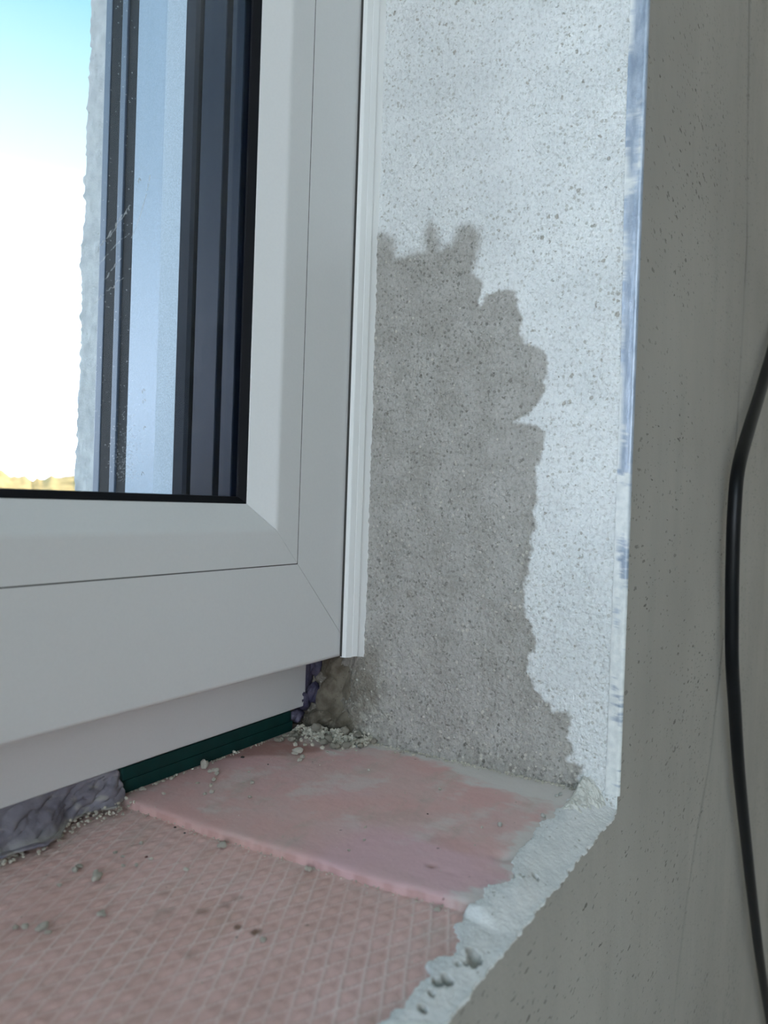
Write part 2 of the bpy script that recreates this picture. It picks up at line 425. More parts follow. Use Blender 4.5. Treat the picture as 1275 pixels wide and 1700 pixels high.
def reveal():
    ys = spaced((0, .145, .00055), (.145, .20, .0009))
    zs = spaced((-.012, .43, .00058), (.43, .62, .003), (.62, OPZ1, .03))
    Y, Z = np.meshgrid(ys, zs, indexing='ij')
    sd = poly_sd(Y + .0016*fbm(Y*160, Z*160, 21, 4), Z + .0016*fbm(Y*160, Z*160, 22, 4), WET) + .0011*fbm(Y*480, Z*480, 24, 3)
    soft = .0010 + .0030*sstep(.235, .275, Z)
    wet = sstep(-1, 1, (sd + .0005*fbm(Y*900, Z*900, 23, 3))/soft)
    wet *= 1-.0*Y
    X = -.00075*fbm(Y*420, Z*420, 31, 3) - .0006*fbm(Y*28, Z*22, 32, 3)
    X += -.0005*fbm(Y*120, Z*700, 33, 2)*sstep(.05, .02, Y)*sstep(.19, .12, Z)     # brushed edge at the bead
    grain = np.clip(vnoise(Y*700, Z*700, 35)-.78, 0, 1)*4
    X -= .0004*grain*(.5+.5*wet)*sstep(.40, .05, Z)
    rough = sstep(.022, .0, Z)
    X -= rough*(.0012*fbm(Y*260, Z*260, 36, 4)+.0012)
    pocket = sstep(.1375, .150, Y + .003*fbm(Y*200, Z*200, 41, 3))*sstep(.058, .050, Z)
    X += pocket*(.0075*sstep(.135, .168, Y) + .0022*fbm(Y*180, Z*180, 42, 4))
    X *= sstep(0, .004, Y)*.8+.2
    brown = np.clip(.75*sstep(.118, .140, Y + .012*fbm(Y*60, Z*60, 51))*sstep(.075, .03, Z + .01*fbm(Y*50, Z*50, 52)) + .35*sstep(.02, .0, Z)*vnoise(Y*120, Z*120, 53)
                    + .6*np.exp(-((Y-.1105)**2+(Z-.0855)**2*.6)/.0025**2)*vnoise(Y*500, Z*500, 54), 0, 1)
    edgew = np.exp(-(sd/.0035)**2)*sstep(0, .001, sd)
    brown = np.clip(brown + .28*edgew*vnoise(Y*90, Z*90, 57), 0, 1)
    pale = .85*np.clip(vnoise(Y*420, Z*420, 55)*1.9-1.05, 0, 1)*sstep(.05, .006, Z)
    pale += .7*np.clip(vnoise(Y*330, Z*330, 56)*2.2-1.2, 0, 1)*np.exp(-((Y-.112-(.045-Z)*.6)/.018)**2)*sstep(.075, .05, Z)
    pale = np.clip(pale, 0, 1)*(1-pocket)
    return grid_obj('reveal_plaster', np.stack([X, Y, Z], -1), M_REVEAL, wf, {'wet': wet, 'brown': brown, 'pale': pale})
reveal()

# corner bead: thin metal angle on the arris, smeared with plaster lower down
def bead():
    zs = spaced((.006, .43, .0006), (.43, OPZ1, .01))
    arc = [(-.0006, .0076), (-.0009, .0070), (-.0007, .0045), (-.0008, .0022), (-.0013, .0008), (-.0010, -.0006), (-.0001, -.0011), (.0012, -.0008), (.0022, -.0002)]
    P = np.zeros((len(arc), len(zs), 3)); s = np.zeros((len(arc), len(zs)))
    for i, (x, y) in enumerate(arc):
        w = .72 + .28*sstep(.15, .34, zs)
        P[i, :, 0] = x - .00012*fbm(zs*400, np.full_like(zs, i*1.7), 61, 3); P[i, :, 1] = y*w if y > 0 else y; P[i, :, 2] = zs
        yy = np.full_like(zs, y)
        cover = sstep(.26, .05, zs)*1.15 - .15
        st = fbm(yy*150, zs*750, 62, 3)*(.25+.55*sstep(.2, .1, zs)) + fbm(yy*90, zs*45, 63, 4)*1.0
        s[i] = sstep(-.12, .25, st - .42 + cover*1.0 + .5*sstep(.004, .0075, yy) + .42*np.exp(-((zs-.28)/.02)**2) + .25*np.exp(-((zs-.345)/.012)**2))
    for i, (x, y) in enumerate(arc):
        if i >= 5: s[i] *= sstep(.2, .06, zs)
    return grid_obj('corner_bead', P, M_BEAD, wf, {'smear': s}, flip=True)
bead()

# outer render beyond the guide rail, with its ragged outside arris
def outer_reveal():
    ys = spaced((.262, YO, .0008)); zs = spaced((-.03, .62, .0016), (.62, OPZ1, .02))
    Y, Z = np.meshgrid(ys, zs, indexing='ij')
    X = -.045 + .0009*fbm(Y*160, Z*160, 71, 4)
    e = sstep(YO-.006, YO, Y)
    Y = Y + e*(.0030*fbm(Z*25, Z*0, 72, 3) + .0022*np.clip(fbm(Z*260, Z*0, 73, 2), -.2, 1))
    X = X + e*.0010*fbm(Z*220, Y*200, 74, 3)
    grid_obj('outer_reveal', np.stack([X, Y, Z], -1), M_OUTER, wf, back=(.05, 0, 0))
outer_reveal()
box('outer_face', (.005, YO-.012, ZF-2), (RX1+.2, YO+.002, ZC+.1), M_OUTER, wf)
box('outer_face', (RX0-.2, YO-.012, ZF-2), (RX1+.2, YO, -.05), M_OUTER, wf)
box('outer_face', (RX0-.2, YO-.012, -.05), (OPX0+.045, YO, ZC+.1), M_OUTER, wf)
box('outer_face', (OPX0, YO-.012, OPZ1), (.005, YO, ZC+.1), M_OUTER, wf)
extrude('outside_sill', [(.262, .016), (YO+.04, -.004), (YO+.04, -.03), (YO+.037, -.03), (YO+.037, -.007), (.262, .012)], 'x', OPX0+.05, -.05, M_ALU, wf)

# ------------------------------------------------------------------ window
FY = .1765          # front of the fixed frame
SY = .144           # front of the sash
win = tag(empty('window_1', (-.6, .2, .0163)), 'white plastic window with triple glazing set in the wall', 'window', kind='structure')
SR = (OPX0+.001, .051, -.001, OPZ1-.03)
FR = (OPX0, .0163, .0, OPZ1-.001)
r = .0022
sash_prof = [(.0004, SY+.0012), (.0012, SY+.0003), (.0020, SY), (.0514, SY), (.0514, .1535), (.066, .1535), (.066, .1985), (.0808, .1985), (.0815, .1992), (.0815, .2132), (.0808, .214), (.063, .214), (.063, FY-.002), (.0004, FY-.002)]
bead_prof = [(.0519, SY+.0001), (.0668, SY+.0001)] + \
    [(.0668+.0042*math.sin(a), SY+.0001+.0042*(1-math.cos(a))) for a in [math.radians(k) for k in (8, 16, 24, 32, 40)]] + \
    [(.0800, .1524), (.0803, .1530), (.0803, .1560), (.0519, .1560)]
gask_prof = [(.0795, .1528), (.0806, .1526), (.0832, .1553), (.0834, .1562), (.075, .1562), (.075, .153)]
gask2_prof = [(.0668, .1975), (.0668, .1905), (.0812, .1905), (.0822, .1925), (.0822, .1990), (.0818, .1990), (.075, .1982)]
frame_prof = [(.0004, FY+.0006), (.001, FY), (.0585, FY), (.0595, FY+.001), (.0595, .2615), (.0585, .2625), (.0004, .2625)]
spacer1 = [(.0700, .1600), (.0826, .1600), (.0831, .1604), (.0831, .1676), (.0826, .1680), (.0700, .1680)]
spacer2 = [(.0700, .1715), (.0824, .1715), (.0829, .1719), (.0829, .1861), (.0824, .1865), (.0700, .1865)]
for side in ('bottom', 'right', 'left', 'top'):
    so = member('sash_rail' if side in ('bottom', 'top') else 'sash_stile', side, SR, sash_prof, M_PVC, win, .00022)
    so.data.materials.append(M_PVC_EXT2)
    for pg in so.data.polygons:
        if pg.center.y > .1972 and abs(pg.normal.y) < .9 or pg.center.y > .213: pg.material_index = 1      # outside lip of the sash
    bo = member('glazing_bead', side, SR, bead_prof, M_PVC, win, .00012)
    member('bead_gap_shade', side, SR, [(.0514, SY+.00012), (.0519, SY+.00012), (.0519, SY+.004), (.0514, SY+.004)], M_GAP_SHADE, win, 0)  # dark strip painted in for the shade inside the bead gap
    member('inner_gasket', side, SR, gask_prof, M_GASKET, win, 0)
    member('outer_gasket', side, SR, gask2_prof, M_SEALANT, win, 0)
    if side == 'bottom': extrude('frame_rail', [(y, FR[1]+d) for d, y in frame_prof], 'x', FR[0], FR[2], M_PVC, win)
    elif side == 'top': extrude('frame_rail', [(y, FR[3]-d) for d, y in frame_prof], 'x', FR[0], FR[2], M_PVC, win)
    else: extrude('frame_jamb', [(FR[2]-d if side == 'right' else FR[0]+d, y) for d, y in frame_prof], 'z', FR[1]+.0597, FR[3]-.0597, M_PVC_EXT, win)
    member('spacer_bar', side, SR, spacer1, M_SPACER, win, 0)
    member('spacer_bar', side, SR, spacer2, M_SPACER, win, 0)
gi = .0695
for y0, y1 in ((.1562, .1600), (.1682, .1713), (.1867, .1905)):
    box('glass_pane', (SR[0]+gi, y0, SR[1]+gi), (SR[2]-gi, y1, SR[3]-gi), M_GLASS, win)

# chalky scribbles, drips and dust on the inner pane
def scratch(pts, w, seed, wob=.0004):
    rr = random.Random(seed); V = []; F = []
    n = max(4, int(sum(math.dist(pts[i], pts[i+1]) for i in range(len(pts)-1))/.0012))
    for i in range(n+1):
        t = i/n*(len(pts)-1); k = min(int(t), len(pts)-2); f = t-k
        x = pts[k][0]*(1-f)+pts[k+1][0]*f + rr.uniform(-wob, wob); z = pts[k][1]*(1-f)+pts[k+1][1]*f + rr.uniform(-wob, wob)
        ww = w*rr.uniform(.3, 1.2); a = rr.uniform(0, 3.14)
        V += [(x-ww*.5, .15612, z-ww*.4), (x+ww*.5, .15612, z+ww*.4), (x+ww*.5, .15600, z+ww*.4), (x-ww*.5, .15600, z-ww*.4)]
        if i and rr.random() < .82:
            b = 4*(i-1); F += [(b, b+1, b+5, b+4), (b+3, b+7, b+6, b+2), (b, b+4, b+7, b+3), (b+1, b+2, b+6, b+5)]
    return V, F
def join_scratches(name, items):
    V = []; F = []
    for k, (pts, w, wob) in enumerate(items):
        v, f = scratch(pts, w, 100+k, wob); o = len(V); V += v; F += [tuple(i+o for i in q) for q in f]
    return pyobj(name, V, F, M_DUST, win)
join_scratches('chalk_scribble', [([(-.1642, .2223), (-.1586, .2303), (-.1501, .2437)], .00045, .0006), ([(-.1628, .2183), (-.1536, .2300), (-.149, .2345)], .00025, .0002), ([(-.1590, .2290), (-.1520, .2400), (-.1490, .2455)], .0003, .0007)])
join_scratches('chalk_scribble', [([(-.1599, .2135), (-.1525, .2239)], .0004, .0005), ([(-.1640, .2040), (-.1560, .2120), (-.1510, .2180)], .0003, .0006)])
join_scratches('long_scratch', [([(-.1398, .2603), (-.1412, .2530), (-.1440, .2430), (-.1480, .2329)], .00022, .00005)])
def drop(x, z, a, b):
    pts = [(x+a*math.cos(t), z+b*math.sin(t)) for t in np.linspace(.3, 5.6, 12)]
    join_scratches('dried_drop', [(pts, .00022, .00003)])
drop(-.1399, .1747, .0007, .0011); drop(-.1394, .1708, .0008, .0010); drop(-.1388, .1602, .0006, .0009); drop(-.1392, .1420, .0006, .0009); drop(-.1450, .2560, .0007, .0012)
def glass_dust():
    V = []; F = []
    for k in range(620):
        q = RNG.random()
        if q < .6: x = -.1475 + RNG.normal(0, .0035); z = .1385 + abs(RNG.normal(0, .013))
        else: x = RNG.uniform(-.168, -.148); z = RNG.uniform(.136, .40)
        s = RNG.uniform(.00006, .00019); o = len(V); y = .1560
        V += [(x-s, y, z), (x, y, z-s), (x+s, y, z), (x, y, z+s), (x, y+.00015-.0003, z)]
        F += [(o, o+1, o+4), (o+1, o+2, o+4), (o+2, o+3, o+4), (o+3, o, o+4)]
    tag(pyobj('glass_dust', V, F, M_DUST, win), kind='stuff')
glass_dust()

# roller shutter guide rail outside
gr = tag(empty('shutter_guide_rail', (-.048, .285, -.0)), 'dark vertical shutter guide rail outside the glass beside the outer render', 'guide rail')
def railpart(name, x0, x1, y0, y1, mat): return box(name, (x0, y0, -.0), (x1, y1, OPZ1-.002), mat, gr, .0006)
railpart('rail_body', -.0475, -.040, .2630, .3030, M_RAIL_LT)
railpart('rail_lip', -.0492, -.0476, .2634, .2735, M_RAIL_LT)
railpart('brush_seal', -.0488, -.0476, .2740, .2825, M_RAIL_DK)
railpart('rail_nose', -.0500, -.0476, .2826, .2872, M_RAIL_LT)
railpart('brush_seal', -.0488, -.0476, .2876, .2972, M_RAIL_DK)
railpart('rail_edge', -.0492, -.0476, .2974, .3028, M_RAIL_LT)

# plaster stop trim between sash and reveal
tr = tag(empty('trim_1', (-.007, .14, .051)), 'narrow white plastic plaster-stop strip between window sash and reveal', 'trim', kind='structure')
def trim_strip(name, prof, bottoms, top, mat):
    n = len(prof); V = [(p[0], p[1], b) for p, b in zip(prof, bottoms)] + [(p[0], p[1], top) for p in prof]
    F = [(i, (i+1) % n, n+(i+1) % n, n+i) for i in range(n)] + [tuple(range(n-1, -1, -1)), tuple(range(n, 2*n))]
    o = pyobj(name, V, F, mat, tr); fix_normals(o.data); return o
TZ = .0512
box('seal_gap_shade', (-.01405, .1426, TZ+.0004), (-.0139, .1439, OPZ1-.003), M_GAP_SHADE, tr)  # dark strip standing in for the shaded gap beside the trim's seal
trim_strip('cover_strip', [(-.0139, .1436), (-.0138, .1410), (-.0132, .1404), (-.0098, .1393), (-.0095, .1394), (-.0092, .1391), (-.0060, .1379), (-.0056, .1382), (-.0054, .1392), (-.0080, .1415), (-.0080, .1436)],
           [TZ, TZ, TZ, TZ-.0002, TZ, TZ+.0001, TZ, TZ, TZ, TZ, TZ], OPZ1-.003, M_TRIM)
trim_strip('plaster_lip', [(-.0055, .1390), (-.0046, .1389), (-.0012, .1378), (.0006, .1372), (.0009, .1376), (-.0010, .1392), (-.0055, .1408)],
           [TZ-.0001, TZ-.0006, TZ-.0010, TZ-.0018, TZ-.0018, TZ-.0008, TZ], OPZ1-.003, M_TRIM)

# ------------------------------------------------------------------ sill boards
LIPB = [(-1.25, .011), (-.30, .011), (-.2, .0125), (-.1768, .0113), (-.1672, .0104), (-.1547, .0114), (-.1431, .0105), (-.1231, .0171), (-.1002, .0120), (-.0827, .0181), (-.0582, .0191), (-.042, .0175), (0, .018)]
_lx = np.array([p[0] for p in LIPB]); _ly = np.array([p[1] for p in LIPB])
def lipb(x): return np.interp(x, _lx, _ly)
EDGE = [(.0, -.1205), (.0178, -.1218), (.0451, -.1250), (.0807, -.1265), (.1209, -.1290), (.1702, -.1290), (.20, -.1290)]
_ey = np.array([p[0] for p in EDGE]); _ex = np.array([p[1] for p in EDGE])

def smooth_board():
    us = np.concatenate([[0], np.linspace(.003, .03, 10), spaced((.034, 1, .0045))]); vs_ = np.linspace(0, 1, 330)
    U, Vv = np.meshgrid(us, vs_, indexing='ij')
    Y = .012 + (.196-.012)*Vv
    xe = np.interp(Y, _ey, _ex) + .0005*fbm(Y*160, Y*0, 81, 3)
    X = xe + (0.0015-xe)*U
    Y = np.maximum(Y, 0) + 0*X
    f = lipb(X)-.0025; Y = f + (.196-f)*Vv
    d = (X-xe)
    Z = .0050 + .00022*fbm(X*40, Y*40, 82, 4) + .00008*fbm(X*300, Y*300, 83, 3)
    Z -= .0013*np.exp(-d/.0010)
    gz = lambda x, y, s, a: a*np.exp(-((X-x)**2+(Y-y)**2)/s**2)
    Z -= gz(-.1057, .0381, .0016, .0012) + gz(-.1064, .0299, .002, .0003) + gz(-.0845, .0195, .0035, .0012)
    ragged = fbm(X*70, Y*45, 84, 4); fine = fbm(X*330, Y*200, 85, 3)
    dw = -X                                        # distance from the reveal
    band = .013 + .016*sstep(.09, .03, Y) + .010*sstep(.115, .14, Y)
    dust = sstep(.30, -.5, (dw-band)/.012 + ragged*.9 + fine*.35)*.85
    dust = np.maximum(dust, .75*sstep(.2, -.6, (Y-lipb(X)-.004)/.006 + ragged*1.2 + fine*.6))
    dust = np.maximum(dust, .45*sstep(.15, .7, ragged+.3*fine)*sstep(.09, .14, Y))
    dust = np.maximum(dust, .42*sstep(.0, .55, fbm(X*38+Y*20, Y*60, 87, 5) + .3*fine)*sstep(.02, .04, d))
    dust = np.maximum(dust, .55*sstep(.0, .6, fine + ragged*.4)*np.exp(-d/.0035)*sstep(.045, .02, Y))
    lil = np.clip(.8*sstep(.05, .025, d + .02*ragged)*sstep(.10, .06, Y) + .35*sstep(.2, .7, fbm(X*30, Y*30, 86, 3)), 0, 1)
    brown = np.clip(.75*sstep(.172, .180, Y + .004*ragged + .035*sstep(-.075, -.02, X)) + .8*np.exp(-((X+.1057)**2+(Y-.0381)**2)/.0015**2) + .35*np.exp(-((X+.09)**2+(Y-.06)**2)/.02**2)*sstep(0, .5, ragged), 0, 1)*(1-.5*dust)
    brown = np.maximum(brown, .62*np.exp(-d/.0009)*(.6+.4*sstep(-.3, .3, fine)))
    return grid_obj('insulation_board', np.stack([X, Y, Z], -1), M_SMOOTH, None, {'dust': dust, 'lilac': lil, 'brown': brown}, back=(0, 0, -.034))
sb = tag(smooth_board(), 'smooth pink foam board lying against the reveal, smeared with mortar dust', 'foam board')

def grid_board():
    xs = spaced((OPX0+.002, -.45, .02), (-.45, -.245, .0012), (-.245, -.119, .00062)); vs_ = np.linspace(0, 1, 310)
    X, Vv = np.meshgrid(xs, vs_, indexing='ij')
    f = lipb(X)-.0025; Y = f + (.200-f)*Vv
    wx = X + .0006*fbm(X*60, Y*60, 91, 2); wy = Y + .0005*fbm(X*70, Y*70, 92, 2)
    a = math.radians(26.2); sp = .00575
    q1 = (-math.sin(a)*wx + math.cos(a)*wy)/sp; q2 = (math.sin(a)*wx + math.cos(a)*wy)/sp + .35
    d1 = np.abs(q1-np.round(q1)); d2 = np.abs(q2-np.round(q2))
    w = .058
    ridge = np.maximum(np.exp(-(d1/w)**2), np.exp(-(d2/w)**2))
    worn = .55 + .45*sstep(-.5, .4, fbm(X*45, Y*45, 93, 3)); ridge = ridge*worn
    pillow = np.minimum(d1, d2)
    Z = .0016 + .00055*ridge - .0003*sstep(.5, .0, pillow) + .0002*sstep(.1, .5, pillow)
    Z += .00018*fbm(X*30, Y*30, 94, 3) + .00006*fbm(X*400, Y*400, 95, 2)
    de = np.interp(Y, _ey, _ex) - X
    dust = np.clip(.85*np.exp(-np.clip(de, 0, 1)/.004)*sstep(-.3, .5, fbm(X*160, Y*160, 96, 3)) + .55*sstep(.135, .17, Y)*sstep(-.3, .5, fbm(X*50, Y*90, 97, 3)) + .4*sstep(.25, .7, fbm(X*35, Y*50, 98, 4)), 0, 1)
    st = np.zeros_like(X)
    for k, (sx, sy, ss, sa) in enumerate([(-.1704, .0711, .0013, .8), (-.1695, .0652, .0017, .85), (-.1705, .0865, .0024, .45), (-.1885, .0733, .0022, .3), (-.1572, .0546, .0008, .8), (-.1580, .0830, .0020, .25), (-.1629, .0833, .0022, .3), (-.178, .096, .004, .25), (-.169, .105, .003, .2)]):
        st += sa*sstep(1.5, .5, np.hypot((X-sx), (Y-sy)*1.3)/ss + .5*fbm(X*500, Y*500, 120+k, 2))
    return grid_obj('insulation_board', np.stack([X, Y, Z], -1), M_GRID, None, {'ridge': ridge, 'dust': dust, 'stain': np.clip(st, 0, 1)}, back=(0, 0, -.030))
gb = tag(grid_board(), 'pink foam board embossed with a raised diamond grid, beside the smooth board', 'foam board')

# pale mortar strip along the front edge of the sill
def lip():
    xs = spaced((OPX0, -.4, .01), (-.4, -.22, .0015), (-.22, -.0005, .00055))
    ts = np.concatenate([[-.10, -.04], np.linspace(0, 1, 40), 1+np.array([.06, .14, .24, .36])])
    X, T = np.meshgrid(xs, ts, indexing='ij')
    b = lipb(X) + .0044*fbm(X*130, X*0, 131, 5) + .0010*fbm(X*900, X*0, 132, 2)
    Tc = np.clip(T, 0, 1)
    yf = -.0004 + .0011*fbm(X*260, X*0, 133, 4)
    b0 = lipb(X); Y = b0 + (yf-b0)*Tc + (b-b0)*(1-Tc)**5
    top = np.where(X > np.interp(Y, _ey, _ex), .0054, .0030)
    top = .0030 + .0024*sstep(-.128, -.122, X)
    Z = top + (-.0004-top)*sstep(.25, 1.02, (b0-Y)/(b0+.0003))
    Z += .00020*fbm(X*130, Y*200, 134, 4) + .00022*fbm(X*700, Y*900, 135, 3)
    pit_shade = np.zeros_like(X)
    Z -= .0022*sstep(.05, .0, Tc)
    for px_, py_, s, dpt in [(-.1421, .0044, .0022, .0030), (-.1450, .0040, .0015, .0018), (-.1578, .0056, .0017, .0028), (-.1610, .0068, .0016, .0024), (-.0872, .0061, .0011, .0030), (-.1723, .0053, .0012, .0022), (-.0935, .0088, .0008, .0016), (-.1209, .0150, .0009, .002), (-.1225, .0165, .0008, .002), (-.0499, .0032, .0005, .002), (-.150, .0062, .0008, .0015), (-.1475, .0048, .0007, .0014), (-.166, .006, .0009, .0014)]:
        rr = np.hypot(X-px_, Y-py_)/s + .25*fbm(X*700, Y*700, 137, 2)
        Z -= dpt*sstep(1.25, .55, rr); pit_shade += sstep(1.4, 1.05, rr)*(dpt > .0012)
    over = np.clip(T-1, 0, 1)
    Z -= over*(.0062 + .0045*fbm(X*420, X*0, 138, 3)); Y = Y - .0003*np.sin(np.clip(over/.2, 0, 1)*math.pi)*(1+fbm(X*700, T*3, 136, 3)) + .0012*sstep(.10, .36, over)
    under = np.clip(-T, 0, 1); Z -= under*.04
    return grid_obj('mortar_edge', np.stack([X, Y, Z], -1), M_LIP, wf, {'pit_shade': np.clip(pit_shade, 0, 1)})
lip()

def corner_lump():
    us = np.linspace(0, 1, 110); vs_ = np.linspace(0, 1, 80)
    U, V = np.meshgrid(us, vs_, indexing='ij')
    X = -.0385 + (.0004+.0385)*U; Y = -.0006 + .0219*V
    Xn = X + .0030*fbm(Y*220, X*0, 141, 3)*(1-U)
    edge = np.minimum(np.minimum(U/.35, V/(.80-.15*U)), (1-V)/.30)
    dome = sstep(0, 1, np.clip(edge + .12*fbm(X*330, Y*330, 142, 3), 0, 1))
    Z = -.004 + dome*(.0112 + .0052*sstep(.45, 1.0, U)) + .0011*fbm(X*260, Y*260, 143, 4)*dome + .0009*fbm(X*900, Y*900, 144, 3)
    front = sstep(.16, 0, V)
    Z -= front*.0045*(1-.6*U)
    Y = Y + front*(.0004*fbm(X*600, Z*600, 145, 3) + .0008*sstep(.06, 0, V))
    return grid_obj('corner_mortar', np.stack([Xn, Y, Z], -1), M_CORNER, wf)
corner_lump()

# ------------------------------------------------------------------ packers, membrane, foam
tag(box('packer', (-.1275, FY+.0004, .0050), (-.010, .235, .0106), M_GREEN, None, .0003), 'lower of two dark green plastic packers under the window frame, on the board', 'packer', 'green packers under the frame')
pk2 = tag(box('packer', (-.1270, FY+.0001, .0109), (-.012, .235, .0163), M_GREEN, None, .0003), 'upper of two dark green plastic packers, directly beneath the window frame', 'packer', 'green packers under the frame')

def membrane():
    E_ = [(-1.24, .168), (-.3, .166), (-.20, .1640), (-.1840, .1650), (-.1751, .1602), (-.1660, .1640), (-.157, .1725), (-.149, .1735), (-.1419, .1722), (-.1362, .1690), (-.1290, .1725)]
    ex = np.array([e[0] for e in E_]); ey = np.array([e[1] for e in E_])
    xs = spaced((-1.24, -.3, .02), (-.3, -.1285, .0007)); vs_ = np.linspace(0, 1, 46)
    X, V = np.meshgrid(xs, vs_, indexing='ij')
    yb = np.interp(X, ex, ey) + .0012*fbm(X*260, X*0, 151, 4)
    yt = .1790
    bulge = np.sin(V*math.pi)*.0010
    fold = .0040*(np.abs(fbm(X*75 + V*1.5, V*2.5 + X*35, 152, 4))*1.6-.4)*np.sin(np.clip(V*1.3, 0, 1)*math.pi*.9)
    Y = yt + (yb-yt)*V**1.5 - bulge + fold
    zb = .0042 + .0006*fbm(X*200, X*0, 153, 3)
    Z = .0162 + (zb-.0162)*np.clip(V/.86, 0, 1)**1.05 + .0006*fbm(X*200, V*6, 154, 3)*sstep(0, .2, V)
    dust = np.clip(.9*sstep(.62, .95, V)*sstep(-.4, .35, fbm(X*90, V*4, 155, 3)) + .7*sstep(.25, .6, fbm(X*120, V*7, 156, 3))*sstep(-.175, -.15, X), 0, 1)
    o = grid_obj('sealing_membrane', np.stack([X, Y, Z], -1), M_TAPE, None, {'dust': dust})
    md = o.modifiers.new('thickness', 'SOLIDIFY'); md.thickness = .0009; md.offset = -1
    return o
tag(membrane(), 'crumpled purple-grey sealing membrane squeezed out under the window frame', 'membrane')

def lump(name, pts, mat, parent, seed, sub=3, noise=.25, freq=260):
    """joined noisy blobs: pts = (x,y,z,rx,ry,rz)"""
    bm = bmesh.new(); rr = random.Random(seed)
    for (x, y, z, rx, ry, rz) in pts:
        res = bmesh.ops.create_icosphere(bm, subdivisions=sub, radius=1)
        ox, oy = rr.uniform(0, 50), rr.uniform(0, 50)
        vv = res['verts']; co = np.array([v.co[:] for v in vv])
        k = 1 + noise*(fbm(co[:, 0]*1.9+ox, co[:, 1]*1.9+co[:, 2]*1.3+oy, seed, 3) + .4*fbm(co[:, 0]*6+ox, co[:, 2]*6+co[:, 1]*4+oy, seed+3, 2))
        for v, c, kk in zip(vv, co, k): v.co = Vector((x+c[0]*rx*kk, y+c[1]*ry*kk, z+c[2]*rz*kk))
    me = bpy.data.meshes.new(name); bm.to_mesh(me); bm.free()
    return link(name, me, mat, parent, True)
fo = lump('sealing_foam', [(.0035, .1800, .040, .0050, .0040, .016), (.0075, .1755, .043, .0040, .0050, .010), (.0010, .1790, .020, .0050, .0035, .006), (-.0060, .1770, .0125, .0055, .0030, .0035), (.0050, .1740, .024, .0035, .0040, .006)], M_FOAM, None, 5, 4, .35)
tag(fo, 'dark blue-violet sealing foam bulging in the gap beside the frame end', 'foam')
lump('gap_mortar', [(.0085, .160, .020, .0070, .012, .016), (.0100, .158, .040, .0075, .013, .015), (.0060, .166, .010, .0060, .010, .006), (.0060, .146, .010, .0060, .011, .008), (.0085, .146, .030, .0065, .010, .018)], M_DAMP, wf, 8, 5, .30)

# ------------------------------------------------------------------ crumbs
def crumb_mesh(name, seed, mat, n):
    rr = random.Random(seed); pts = []
    for i in range(n):
        s = rr.uniform(.28, .5)
        pts.append((rr.uniform(-.3, .3) if i else 0, rr.uniform(-.3, .3) if i else 0, s*.7+rr.uniform(0, .18), s, s*rr.uniform(.7, 1), s*rr.uniform(.6, .9)))
    o = lump(name, pts, mat, None, seed, 2, .45); me = o.data; bpy.data.objects.remove(o); return me
PROTO = [crumb_mesh('crumb', 200+k, M_CRUMB, 2+k % 3) for k in range(6)]
PROTOH = [crumb_mesh('crumb', 260+k, M_HEAP, 2+k % 3) for k in range(4)]
PROTOW = [crumb_mesh('crumb', 230+k, M_CRUMBW, 1+k % 2) for k in range(2)]
PROTOD = [crumb_mesh('crumb', 240, M_DARKGRIT, 1), crumb_mesh('crumb', 241, M_REDGRIT, 1)]
def sill_z(x, y): return .0051 if x > float(np.interp(y, _ey, _ex)) else .0017
def crumb(x, y, s, me, label, group, z=None, rz=None, tall=1.0):
    o = bpy.data.objects.new('mortar_crumb', me); COL.objects.link(o)
    o.location = (x, y, (sill_z(x, y) if z is None else z) - .03*s)
    o.rotation_euler = (0, 0, random.uniform(0, 6.28) if rz is None else rz); o.scale = (s, s, s*tall*random.uniform(.8, 1.05))
    return tag(o, label, 'crumb', group)
CRUMBS = [(-.0417,.1501,.0049),(-.0438,.1439,.0027),(-.0480,.1421,.0024),(-.0835,.1707,.0034),(-.0850,.1659,.0023),(-.0825,.1647,.0025),(-.0863,.1610,.0020),(-.0920,.1572,.0019),(-.0982,.1531,.0019),(-.1033,.1481,.0018),(-.1062,.1486,.0016),(-.1185,.1733,.0018),(-.1340,.1136,.0034),(-.1544,.1102,.0014),(-.1622,.1266,.0014),(-.1026,.1738,.0016),(-.1063,.1745,.0016),(-.1103,.1741,.0013),(-.0580,.1750,.0021),(-.1167,.1627,.0013),(-.0989,.1602,.0013),(-.1497,.1389,.0014),(-.1353,.1659,.0012),(-.0847,.1412,.0014),(-.0971,.1306,.0016),(-.2053,.1178,.0029),(-.2056,.1143,.0015),(-.2076,.1222,.0019),(-.2093,.1248,.0016),(-.1903,.1097,.0018),(-.1738,.1419,.0024),(-.1771,.1405,.0021),(-.1763,.1297,.0034),(-.1748,.1328,.0020),(-.1598,.1410,.0015),(-.1860,.1362,.0012),(-.1649,.1299,.0013),(-.1558,.1264,.0013),(-.1603,.1359,.0011),(-.1725,.0591,.0018),(-.1139,.0682,.0011),(-.1290,.0752,.0018),(-.1270,.0254,.0020),(-.0601,.0313,.0015),(-.0668,.0362,.0012),(-.0412,.0202,.0015),(-.0156,.0230,.0014),(-.0125,.0220,.0014),(-.1041,.0682,.0010),(-.0938,.0742,.0010),(-.0399,.0690,.0013),(-.0386,.1078,.0013),(-.0745,.1520,.0013)]
